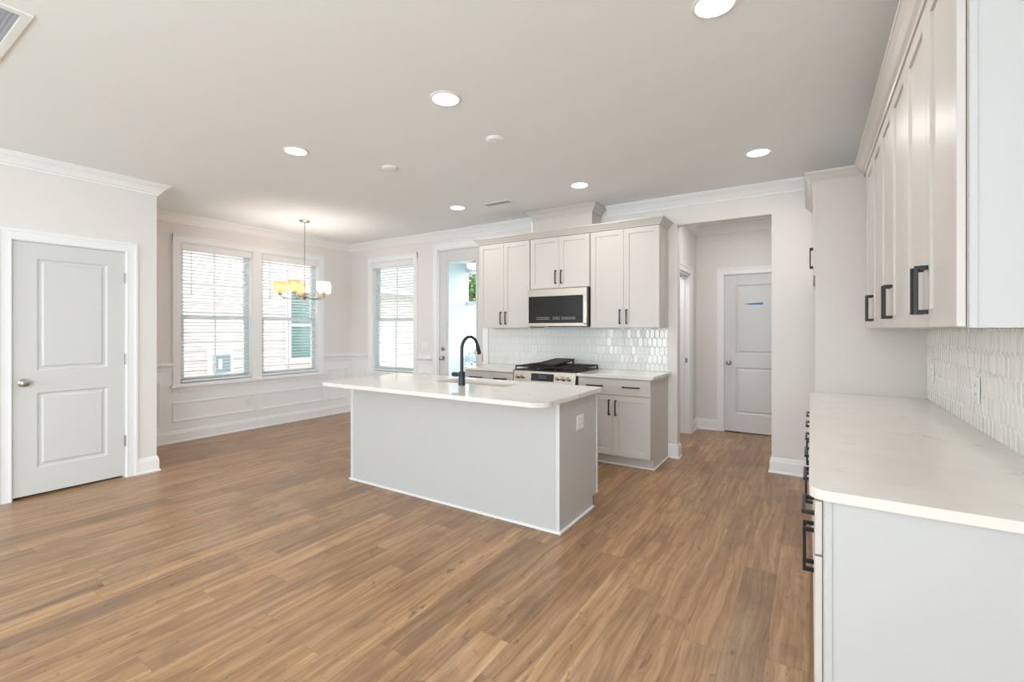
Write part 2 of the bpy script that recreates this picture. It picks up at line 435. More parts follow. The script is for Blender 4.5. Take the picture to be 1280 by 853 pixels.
struct(MB().box(-1.0, -0.18, 6.85, 7.6, 0.0, 0.003).box(-1.05, -0.13, 7.6, 7.62, 0, 2.4).box(-1.07, -1.05, 6.93, 7.62, 0, 2.4).box(-0.13, -0.11, 6.93, 7.62, 0, 2.4).box(-1.07, -0.11, 6.93, 7.62, 2.4, 2.42).box(-1.07, -0.11, 6.93, 7.62, -0.02, 0.0), 'hall_door_dark_box', 'dark')  # dark box added behind the hall door to stop light under the leaf
# wainscot: chair rail and picture-frame mouldings
RAIL = [(0, 0.845), (0.008, 0.848), (0.010, 0.868), (0.016, 0.876), (0.018, 0.90), (0.024, 0.915), (0.040, 0.928), (0.042, 0.950), (0.034, 0.958), (0, 0.96)]
struct(MB().sweep([(XW, YC), (XW, 2.507)], RAIL, 1), 'trim_11', 'trim')
struct(MB().sweep([(XW, 4.575), (XW, YB), (-6.022, YB)], RAIL, 1), 'trim_12', 'trim')
struct(MB().sweep([(-4.942, YB), (-4.632, YB)], RAIL, 1), 'trim_13', 'trim')
# the wall below the rail is painted white
def skin(name, F, u0, u1, z0, z1): struct(MB().fb(F, u0, u1, z0, z1, 0, 0.004), name, 'trim')
skin('trim_14', FX(XW, 1), YC, YB, 0.12, 0.62)
skin('trim_15', FX(XW, 1), YC, 2.507, 0.62, 0.85)
skin('trim_16', FX(XW, 1), 4.575, YB, 0.62, 0.85)
skin('trim_17', FY(YB, -1), XW, -4.632, 0.12, 0.62)
skin('trim_18', FY(YB, -1), XW, -6.022, 0.62, 0.85)
skin('trim_19', FY(YB, -1), -4.942, -4.632, 0.62, 0.85)
def pframe(F, u0, u1, z0, z1):
    mb = MB().frame(F, u0, u1, z0, z1, 0.028, 0.004, 0.012).frame(F, u0 + 0.004, u1 - 0.004, z0 + 0.004, z1 - 0.004, 0.012, 0.012, 0.019)
    return mb
tn = 20
for F, a, b, lo, hi in ((FX(XW, 1), 2.03, 2.39, 0.24, 0.74), (FX(XW, 1), 2.506, 3.497, 0.245, 0.485), (FX(XW, 1), 3.581, 4.552, 0.245, 0.485),
                        (FX(XW, 1), 4.657, 5.005, 0.24, 0.74), (FY(YB, -1), -6.375, -6.10, 0.24, 0.74), (FY(YB, -1), -5.98, -4.99, 0.245, 0.485),
                        (FY(YB, -1), -4.90, -4.70, 0.24, 0.74)):
    struct(pframe(F, a, b, lo, hi), 'trim_%d' % tn, 'trim', 0.002); tn += 1

# ------------------------------------------------------------------ windows
def window_unit(n, F, u0, u1, z0, z1):
    root = thing('window_%d' % n, F((u0 + u1) / 2, z0, -0.1), None, None, kind='structure')
    zm = 1.513
    MB().frame(F, u0, u1, z0, z1, 0.045, -0.12, -0.075).build('window_frame', 'vinyl', root)
    MB().frame(F, u0, u1, z0, z1, 0.012, -0.075, 0.002).build('window_jamb', 'trim', root)
    for nm, a, b, d in (('upper_sash', zm - 0.02, z1 - 0.045, -0.115), ('lower_sash', z0 + 0.045, zm + 0.022, -0.095)):
        sh = MB().frame(F, u0 + 0.045, u1 - 0.045, a, b, 0.034, d, d + 0.022, wb=0.042, wt=0.04).build(nm, 'vinyl', root)
        um = (u0 + u1) / 2
        MB().fb(F, um - 0.009, um + 0.009, a + 0.04, b - 0.04, d + 0.004, d + 0.018).build('muntin', 'vinyl', sh)
        MB().fb(F, u0 + 0.075, u1 - 0.075, a + 0.036, b - 0.036, d + 0.009, d + 0.013).build('pane', 'glass', sh)
    return root
window_unit(1, FX(XW, 1), WIN[0][0], WIN[0][1], WZ0, WZ1)
window_unit(2, FX(XW, 1), WIN[1][0], WIN[1][1], WZ0, WZ1)
window_unit(3, FY(YB, -1), BW[0], BW[1], WZ0, WZ1)
def window_trim(name, F, parts, o0, o1, ztop):
    mb = MB()
    for a, b in parts: mb.fb(F, a, b, WZ0 - 0.002, ztop, 0, 0.016)
    mb.fb(F, o0, o1, WZ1 + 0.002, ztop, 0, 0.018)
    mb.fb(F, o0, o0 + 0.02, WZ0, ztop, 0.016, 0.024).fb(F, o1 - 0.02, o1, WZ0, ztop, 0.016, 0.024).fb(F, o0, o1, ztop - 0.02, ztop, 0.016, 0.026)
    o = struct(mb, name, 'trim', 0.0015)
    MB().fb(F, o0 - 0.025, o1 + 0.025, WZ0 - 0.03, WZ0, -0.07, 0.058).build('window_sill', 'trim', o, 0.004)
    MB().fb(F, o0, o1, WZ0 - 0.085, WZ0 - 0.03, 0, 0.016).build('apron', 'trim', o, 0.002)
window_trim('trim_30', FX(XW, 1), [(2.508, 2.587), (3.468, 3.587), (4.493, 4.574)], 2.508, 4.574, 2.518)
window_trim('trim_31', FY(YB, -1), [(-6.02, -5.943), (-5.022, -4.944)], -6.02, -4.944, 2.518)
# unseen rear openings (behind the camera), put in for flat room light
for k, (a, b) in enumerate(((-4.85, -2.65), (-2.3, -0.1))):
    F = FY(YREAR, 1)
    r = thing('window_%d' % (4 + k), F((a + b) / 2, 0.15, -0.1), None, None, kind='structure')
    MB().frame(F, a, b, 0.15, 2.5, 0.06, -0.1, -0.04).fb(F, (a + b) / 2 - 0.04, (a + b) / 2 + 0.04, 0.15, 2.5, -0.1, -0.04).build('window_frame', 'vinyl', r)
    MB().fb(F, a + 0.05, b - 0.05, 0.2, 2.45, -0.075, -0.07).build('pane', 'glass', r)

Fw = FX(XR, -1)
r = thing('window_6', Fw(-2.2, 0.9, -0.1), None, None, kind='structure')  # unseen window, added to go with the side fill lamp
MB().frame(Fw, -3.2, -1.2, 0.9, 2.3, 0.06, -0.1, -0.04).fb(Fw, -2.24, -2.16, 0.9, 2.3, -0.1, -0.04).build('window_frame', 'vinyl', r)
MB().fb(Fw, -3.15, -1.25, 0.95, 2.25, -0.075, -0.07).build('pane', 'glass', r)

def blind(F, u0, u1, z0, z1, label, wand_u):
    root = thing('window_blind', F((u0 + u1) / 2, z0, -0.03), label, 'blind', 'white slatted window blinds')
    MB().fb(F, u0 + 0.004, u1 - 0.004, z1 - 0.082, z1 - 0.004, -0.012, 0.004).fb(F, u0 + 0.004, u0 + 0.014, z1 - 0.082, z1 - 0.004, -0.06, -0.012).fb(F, u1 - 0.014, u1 - 0.004, z1 - 0.082, z1 - 0.004, -0.06, -0.012).build('valance', 'blind', root, 0.003)
    sl = MB(); z = z0 + 0.075; nz = 0
    while z < z1 - 0.09:
        t = 0.004
        P = []
        for uu in (u0 + 0.016, u1 - 0.016):
            P += [F(uu, z - t, -0.06), F(uu, z + 0.0035, -0.036), F(uu, z + t, -0.012), F(uu, z + t - 0.0025, -0.012), F(uu, z + 0.001, -0.036), F(uu, z - t - 0.0025, -0.06)]
        sl.add(P, [(0, 1, 7, 6), (1, 2, 8, 7), (2, 3, 9, 8), (3, 4, 10, 9), (4, 5, 11, 10), (5, 0, 6, 11), (0, 5, 4, 3, 2, 1), (6, 7, 8, 9, 10, 11)])
        z += 0.0432
    sl.build('slats', 'blind', root)
    MB().fb(F, u0 + 0.014, u1 - 0.014, z0 + 0.028, z0 + 0.050, -0.06, -0.012).build('bottom_rail', 'blind', root, 0.003)
    cd = MB()
    for f in (0.12, 0.5, 0.88):
        uu = u0 + (u1 - u0) * f
        cd.fb(F, uu - 0.001, uu + 0.001, z0 + 0.04, z1 - 0.08, -0.0115, -0.0095).fb(F, uu - 0.001, uu + 0.001, z0 + 0.04, z1 - 0.08, -0.0625, -0.0605)
    cd.build('ladder_cords', 'white_plastic', root)
    MB().fb(F, wand_u - 0.004, wand_u + 0.004, z1 - 0.62, z1 - 0.085, -0.004, 0.004).build('tilt_wand', 'vinyl', root)
blind(FX(XW, 1), WIN[0][0] + 0.013, WIN[0][1] - 0.013, WZ0, WZ1 - 0.012, 'white slatted blind in the dining window beside the closet wall', WIN[0][0] + 0.13)
blind(FX(XW, 1), WIN[1][0] + 0.013, WIN[1][1] - 0.013, WZ0, WZ1 - 0.012, 'white slatted blind in the dining window behind the chandelier', WIN[1][0] + 0.13)
blind(FY(YB, -1), BW[0] + 0.013, BW[1] - 0.013, WZ0, WZ1 - 0.012, 'white slatted blind in the single window next to the glazed door', BW[0] + 0.10)

# ------------------------------------------------------------------ doors
def panel_door(n, F, u0, u1, z0, z1, knob_u, hinge_u, hz, panels, kz):
    root = thing('door_%d' % n, F((u0 + u1) / 2, z0, -0.04), None, None, kind='structure')
    mb = MB().fb(F, u0, u1, z0, z1, -0.045, -0.018)
    us = [p[0] for p in panels]; a, b = panels[0][0], panels[0][1]
    mb.fb(F, u0, a, z0, z1, -0.018, -0.006).fb(F, b, u1, z0, z1, -0.018, -0.006)
    zs = [z0] + [v for p in sorted(panels, key=lambda q: q[2]) for v in (p[2], p[3])] + [z1]
    for k in range(0, len(zs), 2): mb.fb(F, a, b, zs[k], zs[k + 1], -0.018, -0.006)
    for p in panels:
        # sloped moulding down to the recess, then the raised field
        for (q0, q1, r0, r1) in ((p[0], p[1], p[2], p[3]),):
            w = 0.014
            P = [F(q0, r0, -0.006), F(q1, r0, -0.006), F(q1, r1, -0.006), F(q0, r1, -0.006), F(q0 + w, r0 + w, -0.0175), F(q1 - w, r0 + w, -0.0175), F(q1 - w, r1 - w, -0.0175), F(q0 + w, r1 - w, -0.0175)]
            mb.add(P, [(0, 1, 5, 4), (1, 2, 6, 5), (2, 3, 7, 6), (3, 0, 4, 7)])
        mb.frust(F, p[0] + 0.028, p[1] - 0.028, p[2] + 0.028, p[3] - 0.028, -0.018, -0.008, 0.014)
    mb.build('door_leaf', 'door', root)
    c = F(knob_u, kz, 0)
    ax = 'x' if abs(F(0, 0, 1)[0] - F(0, 0, 0)[0]) > 0.5 else 'y'
    sg = 1 if (F(0, 0, 1)[0 if ax == 'x' else 1] - F(0, 0, 0)[0 if ax == 'x' else 1]) > 0 else -1
    prof = [(0.033, -0.0065), (0.033, 0.001), (0.026, 0.006), (0.012, 0.009), (0.011, 0.03), (0.024, 0.036), (0.030, 0.048), (0.028, 0.058), (0.016, 0.065), (0.004, 0.066)]
    MB().lathe(c, [(r_, h * sg) for r_, h in prof], 20, ax).build('door_knob', 'nickel', root, smooth=True)
    for z in hz:
        k = MB().fb(F, hinge_u - 0.006, hinge_u + 0.012, z - 0.045, z + 0.045, -0.006, 0.004)
        k.tube([F(hinge_u + 0.003, z - 0.05, 0.006), F(hinge_u + 0.003, z + 0.05, 0.006)], 0.006, 8)
        k.build('hinge', 'nickel', root)
    return root
panel_door(1, FX(XD, 1), 0.973, 1.692, 0.022, 2.077, 1.032, 1.693, (1.841, 1.095, 0.341),
           [(1.112, 1.566, 0.232, 0.850), (1.112, 1.566, 1.030, 1.950)], 0.938)
hd = panel_door(2, FY(HB, -1), -0.970, -0.210, 0.012, 2.09, -0.915, -0.212, (1.85, 1.1, 0.35),
           [(-0.835, -0.345, 0.25, 0.865), (-0.835, -0.345, 1.04, 1.955)], 0.925)
tp = MB(); Ft = FY(HB, -1)
tp.add([Ft(-0.735, 1.704, -0.005), Ft(-0.665, 1.689, -0.005), Ft(-0.515, 1.689, -0.005), Ft(-0.512, 1.716, -0.005),
        Ft(-0.735, 1.704, -0.004), Ft(-0.665, 1.689, -0.004), Ft(-0.515, 1.689, -0.004), Ft(-0.512, 1.716, -0.004)],
       [(3, 2, 1, 0), (4, 5, 6, 7), (0, 1, 5, 4), (1, 2, 6, 5), (2, 3, 7, 6), (3, 0, 4, 7)])
tag(tp.build('tape_strip', 'tape'), 'strip of blue painters tape stuck on the upper panel of the hall door', 'tape')

# glazed exterior door
F = FY(YB, -1)
g = thing('door_3', (-4.13, YB + 0.05, 0), None, None, kind='structure')
MB().fb(F, ED[0], ED[0] + 0.012, 0, ED[3], -0.12, 0.002).fb(F, ED[1] - 0.012, ED[1], 0, ED[3], -0.12, 0.002).fb(F, ED[0], ED[1], ED[3] - 0.012, ED[3], -0.12, 0.002).build('door_jamb', 'trim', g)
MB().frame(F, ED[0] + 0.014, ED[1] - 0.014, 0.015, ED[3] - 0.014, 0.135, -0.065, -0.02, wb=0.25, wt=0.165).frame(F, -4.405, -3.835, 0.25, 2.345, 0.018, -0.02, -0.008).build('door_leaf', 'door', g, 0.0015)
MB().fb(F, -4.395, -3.848, 0.26, 2.335, -0.046, -0.040).build('pane', 'glass', g)
MB().fb(F, ED[0] + 0.012, ED[1] - 0.012, 0, 0.013, -0.12, 0.0).build('threshold', 'nickel', g)
kc = F(-4.462, 0.955, 0)
MB().lathe(kc, [(r_, -h) for r_, h in ((0.032, -0.021), (0.032, -0.012), (0.014, -0.008), (0.012, 0.02), (0.027, 0.026), (0.030, 0.040), (0.018, 0.050), (0.003, 0.051))], 20, 'y').build('door_knob', 'nickel', g, smooth=True)
MB().lathe(F(-4.462, 1.09, 0), [(r_, -h) for r_, h in ((0.030, -0.021), (0.030, -0.008), (0.024, -0.002), (0.004, 0.0))], 20, 'y').build('deadbolt', 'nickel', g, smooth=True)
for z in (0.3, 0.98, 1.6, 2.25):
    MB().fb(F, ED[1] - 0.02, ED[1] - 0.004, z - 0.05, z + 0.05, -0.02, 0.006).build('hinge', 'nickel', g)

# ------------------------------------------------------------------ pulls and shaker doors
def pull(F, u, z, length, vertical, parent, d0=0.0, out=0.034):
    mb = MB(); w = 0.006; h = length / 2
    if vertical:
        mb.fb(F, u - w, u + w, z - h, z + h, d0 + out - 0.010, d0 + out)
        for s_ in (-1, 1): mb.fb(F, u - w, u + w, z + s_ * h - (0.014 if s_ > 0 else 0), z + s_ * h + (0.014 if s_ < 0 else 0), d0, d0 + out - 0.010)
    else:
        mb.fb(F, u - h, u + h, z - w, z + w, d0 + out - 0.010, d0 + out)
        for s_ in (-1, 1): mb.fb(F, u + s_ * h - (0.014 if s_ > 0 else 0), u + s_ * h + (0.014 if s_ < 0 else 0), z - w, z + w, d0, d0 + out - 0.010)
    return mb.build('handle', 'black', parent, 0.0015)
def shaker(F, u0, u1, z0, z1, parent, m='cab', name='door', st=0.057, th=0.02):
    mb = MB().frame(F, u0, u1, z0, z1, st, 0.002, th).fb(F, u0 + st - 0.004, u1 - st + 0.004, z0 + st - 0.004, z1 - st + 0.004, 0.004, th - 0.009)
    return mb.build(name, m, parent, 0.0012)
def slab(F, u0, u1, z0, z1, parent, m='cab', name='drawer', th=0.02):
    return MB().fb(F, u0, u1, z0, z1, 0.002, th).build(name, m, parent, 0.0015)

G = 0.0025
# upper cabinets on the back wall
FU = FY(4.77, -1)
def upper(F, y_back, u0, u1, z0, z1, label, group, depth, hz, m='cab', hl=0.155, name='upper_cabinet', pos=None):
    r = thing(name, pos, label, 'cabinet', group)
    MB().fb(F, u0, u1, z0, z1, -depth, 0).build('cabinet_body', m, r, 0.001)
    um = (u0 + u1) / 2
    for a, b, hu in ((u0 + G, um - G / 2, um - 0.036), (um + G / 2, u1 - G, um + 0.036)):
        d = shaker(F, a, b, z0 + 0.003, z1 - 0.004, r, m)
        pull(F, hu, hz, hl, True, d, 0.02)
    return r
GU = 'upper cabinets on the back wall'
upper(FU, YB, -3.535, -2.795, 1.385, 2.43, 'tall greige two door upper cabinet between the glazed door and the microwave', GU, 0.328, 1.505, pos=(-3.165, 4.93, 1.385))
upper(FU, YB, -2.785, -2.035, 1.838, 2.43, 'short greige two door upper cabinet directly above the microwave', GU, 0.328, 1.965, pos=(-2.41, 4.93, 1.838))
upper(FU, YB, -2.025, -1.280, 1.385, 2.43, 'tall greige two door upper cabinet between the microwave and the hall opening', GU, 0.328, 1.502, pos=(-1.65, 4.93, 1.385))
CC = [(0, 0), (0.004, 0), (0.008, 0.012), (0.02, 0.022), (0.036, 0.042), (0.05, 0.056), (0.056, 0.060), (0.056, 0.072), (0, 0.072)]
cc = MB().sweep([(-3.535, YB), (-3.535, 4.75), (-1.280, 4.75), (-1.280, YB)], [(o, 2.431 + h) for o, h in CC], 1)
cc.box(-3.535, -1.28, 4.75, YB, 2.431, 2.45)
tag(cc.build('cabinet_crown', 'cab'), 'greige crown moulding on top of the back wall upper cabinets', 'moulding')
# duct chase over the middle cabinet
ch = thing('duct_chase', (-2.415, 4.96, 2.45), 'greige boxed duct chase rising from the middle upper cabinet to the ceiling', 'duct cover')
MB().box(-2.79, -2.04, 4.83, YB, 2.451, CH - 0.001).build('chase_panel', 'cab', ch)
MB().sweep([(-2.79, YB), (-2.79, 4.83), (-2.04, 4.83), (-2.04, YB)], [(o * 0.85, CH - 0.001 + h * 0.95) for o, h in CROWN], 1).build('crown_moulding', 'cab', ch)
MB().box(-2.812, -2.79, 4.815, 4.835, 2.51, 2.66).build('corner_strip', 'trim', ch)

# microwave
mw = thing('microwave', (-2.41, 4.9, 1.41), 'stainless over the range microwave with a black glass door', 'microwave')
FM = FY(4.735, -1)
MB().fb(FM, -2.781, -2.037, 1.405, 1.832, -0.36, 0).build('housing', 'darkcase', mw, 0.002)
MB().fb(FM, -2.781, -2.043, 1.745, 1.828, 0.001, 0.055).fb(FM, -2.781, -2.770, 1.422, 1.745, 0.001, 0.055).fb(FM, -2.082, -2.043, 1.422, 1.745, 0.001, 0.055).fb(FM, -2.781, -2.043, 1.405, 1.440, 0.001, 0.055).build('door_frame', 'steel', mw, 0.002)
MB().fb(FM, -2.769, -2.083, 1.441, 1.744, 0.001, 0.053).build('glass_door', 'blackglass', mw)
dots = MB()
for k in range(26):
    if k in (9, 10, 16): continue
    for z in (1.482, 1.500): dots.fb(FM, -2.66 + k * 0.019, -2.66 + k * 0.019 + 0.007, z, z + 0.005, 0.053, 0.0536)
dots.build('control_marks', 'white_plastic', mw)
gr = MB()
for k in range(9): gr.fb(FM, -2.75 + k * 0.075, -2.70 + k * 0.075, 1.398, 1.405, -0.2, -0.02)
gr.build('vent_grille', 'darkcase', mw)
# underside light panel
MB().box(-2.75, -2.55, 4.74, 4.86, 1.399, 1.405).build('task_light', 'steel', mw)

# base cabinets on the back wall
FBK = FY(4.47, -1)
def base_cab(F, u0, u1, label, depth, group, two_pulls, name='base_cabinet', pos=None, side=None, m='cab', back=None):
    r = thing(name, pos, label, 'cabinet', group)
    b = MB().fb(F, u0, u1, 0.105, 0.882, -depth, 0).fb(F, u0 + 0.001, u1 - 0.001, 0, 0.105, -depth, -0.075)
    b.build('cabinet_body', m, r, 0.001)
    um = (u0 + u1) / 2
    d = slab(F, u0 + G, u1 - G, 0.717, 0.872, r, m)
    w = (u1 - u0) / 4
    for hu in (u0 + w, u1 - w): pull(F, hu, 0.80, 0.17, False, d, 0.02)
    for a, b2, hu in ((u0 + G, um - G / 2, um - 0.034), (um + G / 2, u1 - G, um + 0.034)):
        dd = shaker(F, a, b2, 0.115, 0.711, r, m); pull(F, hu, 0.59, 0.155, True, dd, 0.02)
    return r
GB = 'base cabinets on the back wall'
b1 = base_cab(FBK, -3.53, -2.835, 'greige base cabinet with one wide drawer between the glazed door and the range', 0.628, GB, True, pos=(-3.18, 4.78, 0))
b2 = base_cab(FBK, -2.035, -1.283, 'greige base cabinet with one wide drawer over two doors, between range and hall opening', 0.628, GB, True, pos=(-1.66, 4.78, 0))
MB().box(-1.283, -1.268, 4.545, 5.075, 0, 0.016).box(-2.035, -1.268, 4.53, 4.545, 0, 0.016).build('shoe_moulding', 'trim', b2, 0.004)

def counter(name, pts, label, cat='countertop'):
    return tag(MB().prism(pts, 0.884, 0.914).build(name, 'quartz', None, 0.002), label, cat)
counter('countertop', rrect(-3.56, -2.825, 4.42, YB, (0.01, 0, 0, 0)), 'white quartz countertop between the glazed door and the range')
counter('countertop', rrect(-2.045, -1.25, 4.42, YB, (0, 0.012, 0, 0)), 'white quartz countertop between the range and the hall opening')

# picket tile backsplashes (real tiles, slightly uneven)
def clip(poly, lo, hi, ax):
    for val, sgn in ((lo, 1), (hi, -1)):
        out = []
        for i in range(len(poly)):
            p, q = poly[i], poly[(i + 1) % len(poly)]
            a, b = sgn * (p[ax] - val), sgn * (q[ax] - val)
            if a >= 0: out.append(p)
            if (a >= 0) != (b >= 0):
                t = a / (a - b); out.append(tuple(p[k] + t * (q[k] - p[k]) for k in (0, 1)))
        poly = out
        if not poly: return []
    return poly
def picket(F, u0, u1, z0, z1, name, label, seed):
    rnd = random.Random(seed); P, W_, pt, gr_ = 0.094, 0.052, 0.022, 0.0013
    mb = MB(); nrow = int((z1 - z0) / P) + 3; H = P + pt
    for j in range(-1, nrow):
        zc = z0 + 0.03 + j * P
        for i in range(-1, int((u1 - u0) / W_) + 2):
            uc = u0 + (i + (0.5 if j % 2 else 0)) * W_; a = W_ / 2 - gr_; h1 = P / 2 - pt / 2 - 0.0003; h2 = H / 2 - 2 * gr_
            hexa = [(uc, zc - h2), (uc + a, zc - h1), (uc + a, zc + h1), (uc, zc + h2), (uc - a, zc + h1), (uc - a, zc - h1)]
            poly = clip(clip(hexa, u0, u1, 0), z0, z1, 1)
            if len(poly) < 3: continue
            cx = sum(p[0] for p in poly) / len(poly); cz = sum(p[1] for p in poly) / len(poly)
            tu, tz = rnd.uniform(-0.035, 0.035), rnd.uniform(-0.022, 0.022)
            n = len(poly); low = [F(p[0], p[1], 0.004) for p in poly]
            def ring(f, hgt): return [F(cx + (p[0] - cx) * f, cz + (p[1] - cz) * (1 - (1 - f) * 0.5), hgt + tu * (p[0] - cx) + tz * (p[1] - cz)) for p in poly]
            r1 = ring(0.93, 0.0075); r2 = ring(0.78, 0.0088)
            vs_ = low + r1 + r2
            fs = []
            for b in (0, n): fs += [(b + k, b + (k + 1) % n, b + n + (k + 1) % n, b + n + k) for k in range(n)]
            fs.append(tuple(2 * n + k for k in range(n)))
            mb.add(vs_, fs)
    r = thing(name, F((u0 + u1) / 2, z0, 0), label, 'backsplash')
    MB().fb(F, u0, u1, z0, z1, 0.0005, 0.0055).build('grout', 'grout', r)
    mb.build('tiles', 'tile', r)
    return r
picket(FY(YB, -1), -3.632, -1.283, 0.914, 1.384, 'tile_backsplash', 'glossy white picket tile backsplash behind the range', 3)
picket(FX(XR, -1), 1.60, 4.03, 0.914, 1.374, 'tile_backsplash', 'white picket tile backsplash above the long side counter', 5)

# range
rg = thing('gas_range', (-2.435, 4.75, 0), 'stainless slide-in gas range with cast iron grates', 'range')
FR = FY(4.475, -1)
MB().fb(FR, -2.822, -2.053, 0.03, 0.905, -0.6, 0).build('body', 'darkcase', rg, 0.002)
cp = MB(); P0 = [(-2.815, 4.475), (-2.06, 4.475)]
cp.add([(-2.815, 4.475, 0.785), (-2.06, 4.475, 0.785), (-2.06, 4.475, 0.918), (-2.815, 4.475, 0.918), (-2.815, 4.425, 0.785), (-2.06, 4.425, 0.785), (-2.06, 4.445, 0.908), (-2.815, 4.445, 0.908)],
       [(3, 2, 1, 0), (4, 5, 6, 7), (0, 1, 5, 4), (1, 2, 6, 5), (2, 3, 7, 6), (3, 0, 4, 7)])
cpo = cp.build('control_panel', 'steel', rg, 0.003)
def onpanel(z): return 4.425 + (z - 0.785) / 0.123 * 0.02
dp = MB(); 
for (a, b, lo, hi, e) in ((-2.59, -2.31, 0.805, 0.885, 0.002),):
    dp.add([(a, onpanel(lo) - e, lo), (b, onpanel(lo) - e, lo), (b, onpanel(hi) - e, hi), (a, onpanel(hi) - e, hi), (a, onpanel(lo) + 0.002, lo), (b, onpanel(lo) + 0.002, lo), (b, onpanel(hi) + 0.002, hi), (a, onpanel(hi) + 0.002, hi)],
           [(0, 1, 2, 3), (7, 6, 5, 4), (0, 4, 5, 1), (1, 5, 6, 2), (2, 6, 7, 3), (3, 7, 4, 0)])
dpo = dp.build('display_panel', 'blackglass', cpo)
MB().box(-2.50, -2.40, onpanel(0.845) - 0.0045, onpanel(0.845) - 0.001, 0.818, 0.872).build('screen', 'display', cpo)
for kx in (-2.765, -2.70, -2.262, -2.197, -2.132):
    MB().lathe((kx, onpanel(0.845), 0.845), [(0.026, 0.0), (0.026, -0.008), (0.020, -0.011), (0.019, -0.032), (0.016, -0.036), (0.003, -0.037)], 20, 'y').build('knob', 'steel', rg, smooth=True)
od = MB().fb(FR, -2.815, -2.06, 0.21, 0.775, 0.001, 0.035).build('oven_door', 'steel', rg, 0.003)
MB().fb(FR, -2.70, -2.175, 0.33, 0.64, 0.035, 0.037).build('oven_window', 'blackglass', od)
oh = MB().tube([(-2.77, 4.385, 0.735), (-2.105, 4.385, 0.735)], 0.011)
for x in (-2.75, -2.125): oh.box(x - 0.01, x + 0.01, 4.385, 4.44, 0.727, 0.743)
oh.build('oven_handle', 'steel', od)
MB().fb(FR, -2.815, -2.06, 0.04, 0.2, 0.001, 0.03).build('storage_drawer', 'steel', rg, 0.003)
MB().box(-2.823, -2.052, 4.45, 5.06, 0.9145, 0.922).build('cooktop', 'darkcase', rg, 0.002)
for bx, by in ((-2.68, 4.6), (-2.68, 4.9), (-2.435, 4.75), (-2.19, 4.6), (-2.19, 4.9)):
    MB().lathe((bx, by, 0.922), [(0.045, 0), (0.045, 0.008), (0.034, 0.010), (0.034, 0.018), (0.028, 0.021), (0.003, 0.021)], 18).build('burner', 'iron', rg, smooth=True)
for gx0, gx1 in ((-2.815, -2.565), (-2.560, -2.310), (-2.305, -2.058)):
    q = MB(); zt = 0.962; w = 0.0065
    for y in (4.465, 4.755, 5.045): q.box(gx0, gx1, y - w, y + w, zt - 0.014, zt)
    for x in (gx0 + w, gx1 - w): q.box(x - w, x + w, 4.465, 5.045, zt - 0.014, zt)
    for k in range(1, 5):
        x = gx0 + (gx1 - gx0) * k / 5; q.box(x - 0.005, x + 0.005, 4.465, 5.045, zt - 0.012, zt)
    for x in (gx0 + w, gx1 - w):
        for y in (4.47, 4.755, 5.04): q.box(x - w, x + w, y - w, y + w, 0.922, zt - 0.01)
    q.build('grate', 'iron', rg, 0.002)
gd = MB()   # griddle plate leaning on the grates
A = [(-2.575, 4.49, 0.966), (-2.335, 4.49, 0.966), (-2.315, 4.96, 1.002), (-2.555, 4.96, 1.002)]
gd.add([(x, y, z) for x, y, z in A] + [(x, y, z + 0.014) for x, y, z in A], [(3, 2, 1, 0), (4, 5, 6, 7), (0, 1, 5, 4), (1, 2, 6, 5), (2, 3, 7, 6), (3, 0, 4, 7)])
for a, b in ((0, 1), (1, 2), (2, 3), (3, 0)):
    gd.tube([(A[a][0], A[a][1], A[a][2] + 0.016), (A[b][0], A[b][1], A[b][2] + 0.016)], 0.006, 8)
gd.box(-2.335, -2.318, 4.94, 4.958, 0.963, 1.01).box(-2.57, -2.55, 4.94, 4.958, 0.963, 1.01)
tag(gd.build('griddle_plate', 'iron', None, 0.001), 'black cast iron griddle plate propped on the range grates', 'griddle')

# ------------------------------------------------------------------ outlets and switches
def plate(name, F, u, z, w, h, label, cat, group, gangs=1, kind='outlet', horizontal=False):
    r = thing(name, F(u, z, 0), label, cat, group)
    MB().fb(F, u - w / 2, u + w / 2, z - h / 2, z + h / 2, 0.0005, 0.006).build('cover_plate', 'white_plastic', r, 0.002)
    for g_ in range(gangs):
        uc = u + (g_ - (gangs - 1) / 2) * 0.046
        if kind == 'switch':
            MB().fb(F, uc - 0.016, uc + 0.016, z - 0.033, z + 0.033, 0.006, 0.009).build('rocker', 'white_plastic', r, 0.001)
        else:
            for s_ in (-1, 1):
                cu, cz = (uc + s_ * 0.019, z) if horizontal else (uc, z + s_ * 0.019)
                sk = MB().fb(F, cu - 0.015, cu + 0.015, cz - 0.015, cz + 0.015, 0.006, 0.0075).build('socket', 'white_plastic', r, 0.001)
                MB().fb(F, cu - 0.007, cu - 0.005, cz - 0.005, cz + 0.006, 0.0075, 0.0079).fb(F, cu + 0.005, cu + 0.007, cz - 0.005, cz + 0.006, 0.0075, 0.0079).build('slots', 'darkslot', sk)
    return r
FB_ = FY(YB - 0.0105, -1); FS = FX(XR - 0.0105, -1)
plate('wall_outlet', FB_, -2.925, 1.105, 0.075, 0.12, 'white outlet on the picket tile directly behind and above the gas range', 'outlet', None)
plate('wall_outlet', FB_, -1.722, 1.108, 0.075, 0.12, 'single white outlet on the picket tile beside a double wall plate', 'outlet', None)
plate('wall_outlet', FB_, -1.553, 1.110, 0.125, 0.125, 'double-width white wall plate on the picket tile nearest the hall opening', 'outlet', None, 2)
plate('wall_outlet', FS, 3.83, 1.10, 0.075, 0.12, 'white outlet on the side backsplash close to the fridge panel', 'outlet', None)
plate('wall_outlet', FS, 2.92, 1.095, 0.075, 0.12, 'white outlet on the side backsplash farther from the fridge panel', 'outlet', None)
plate('light_switch', FY(YB, -1), -4.80, 1.118, 0.125, 0.125, 'double white light switch between the single window and glazed door', 'switch', None, 2, 'switch')
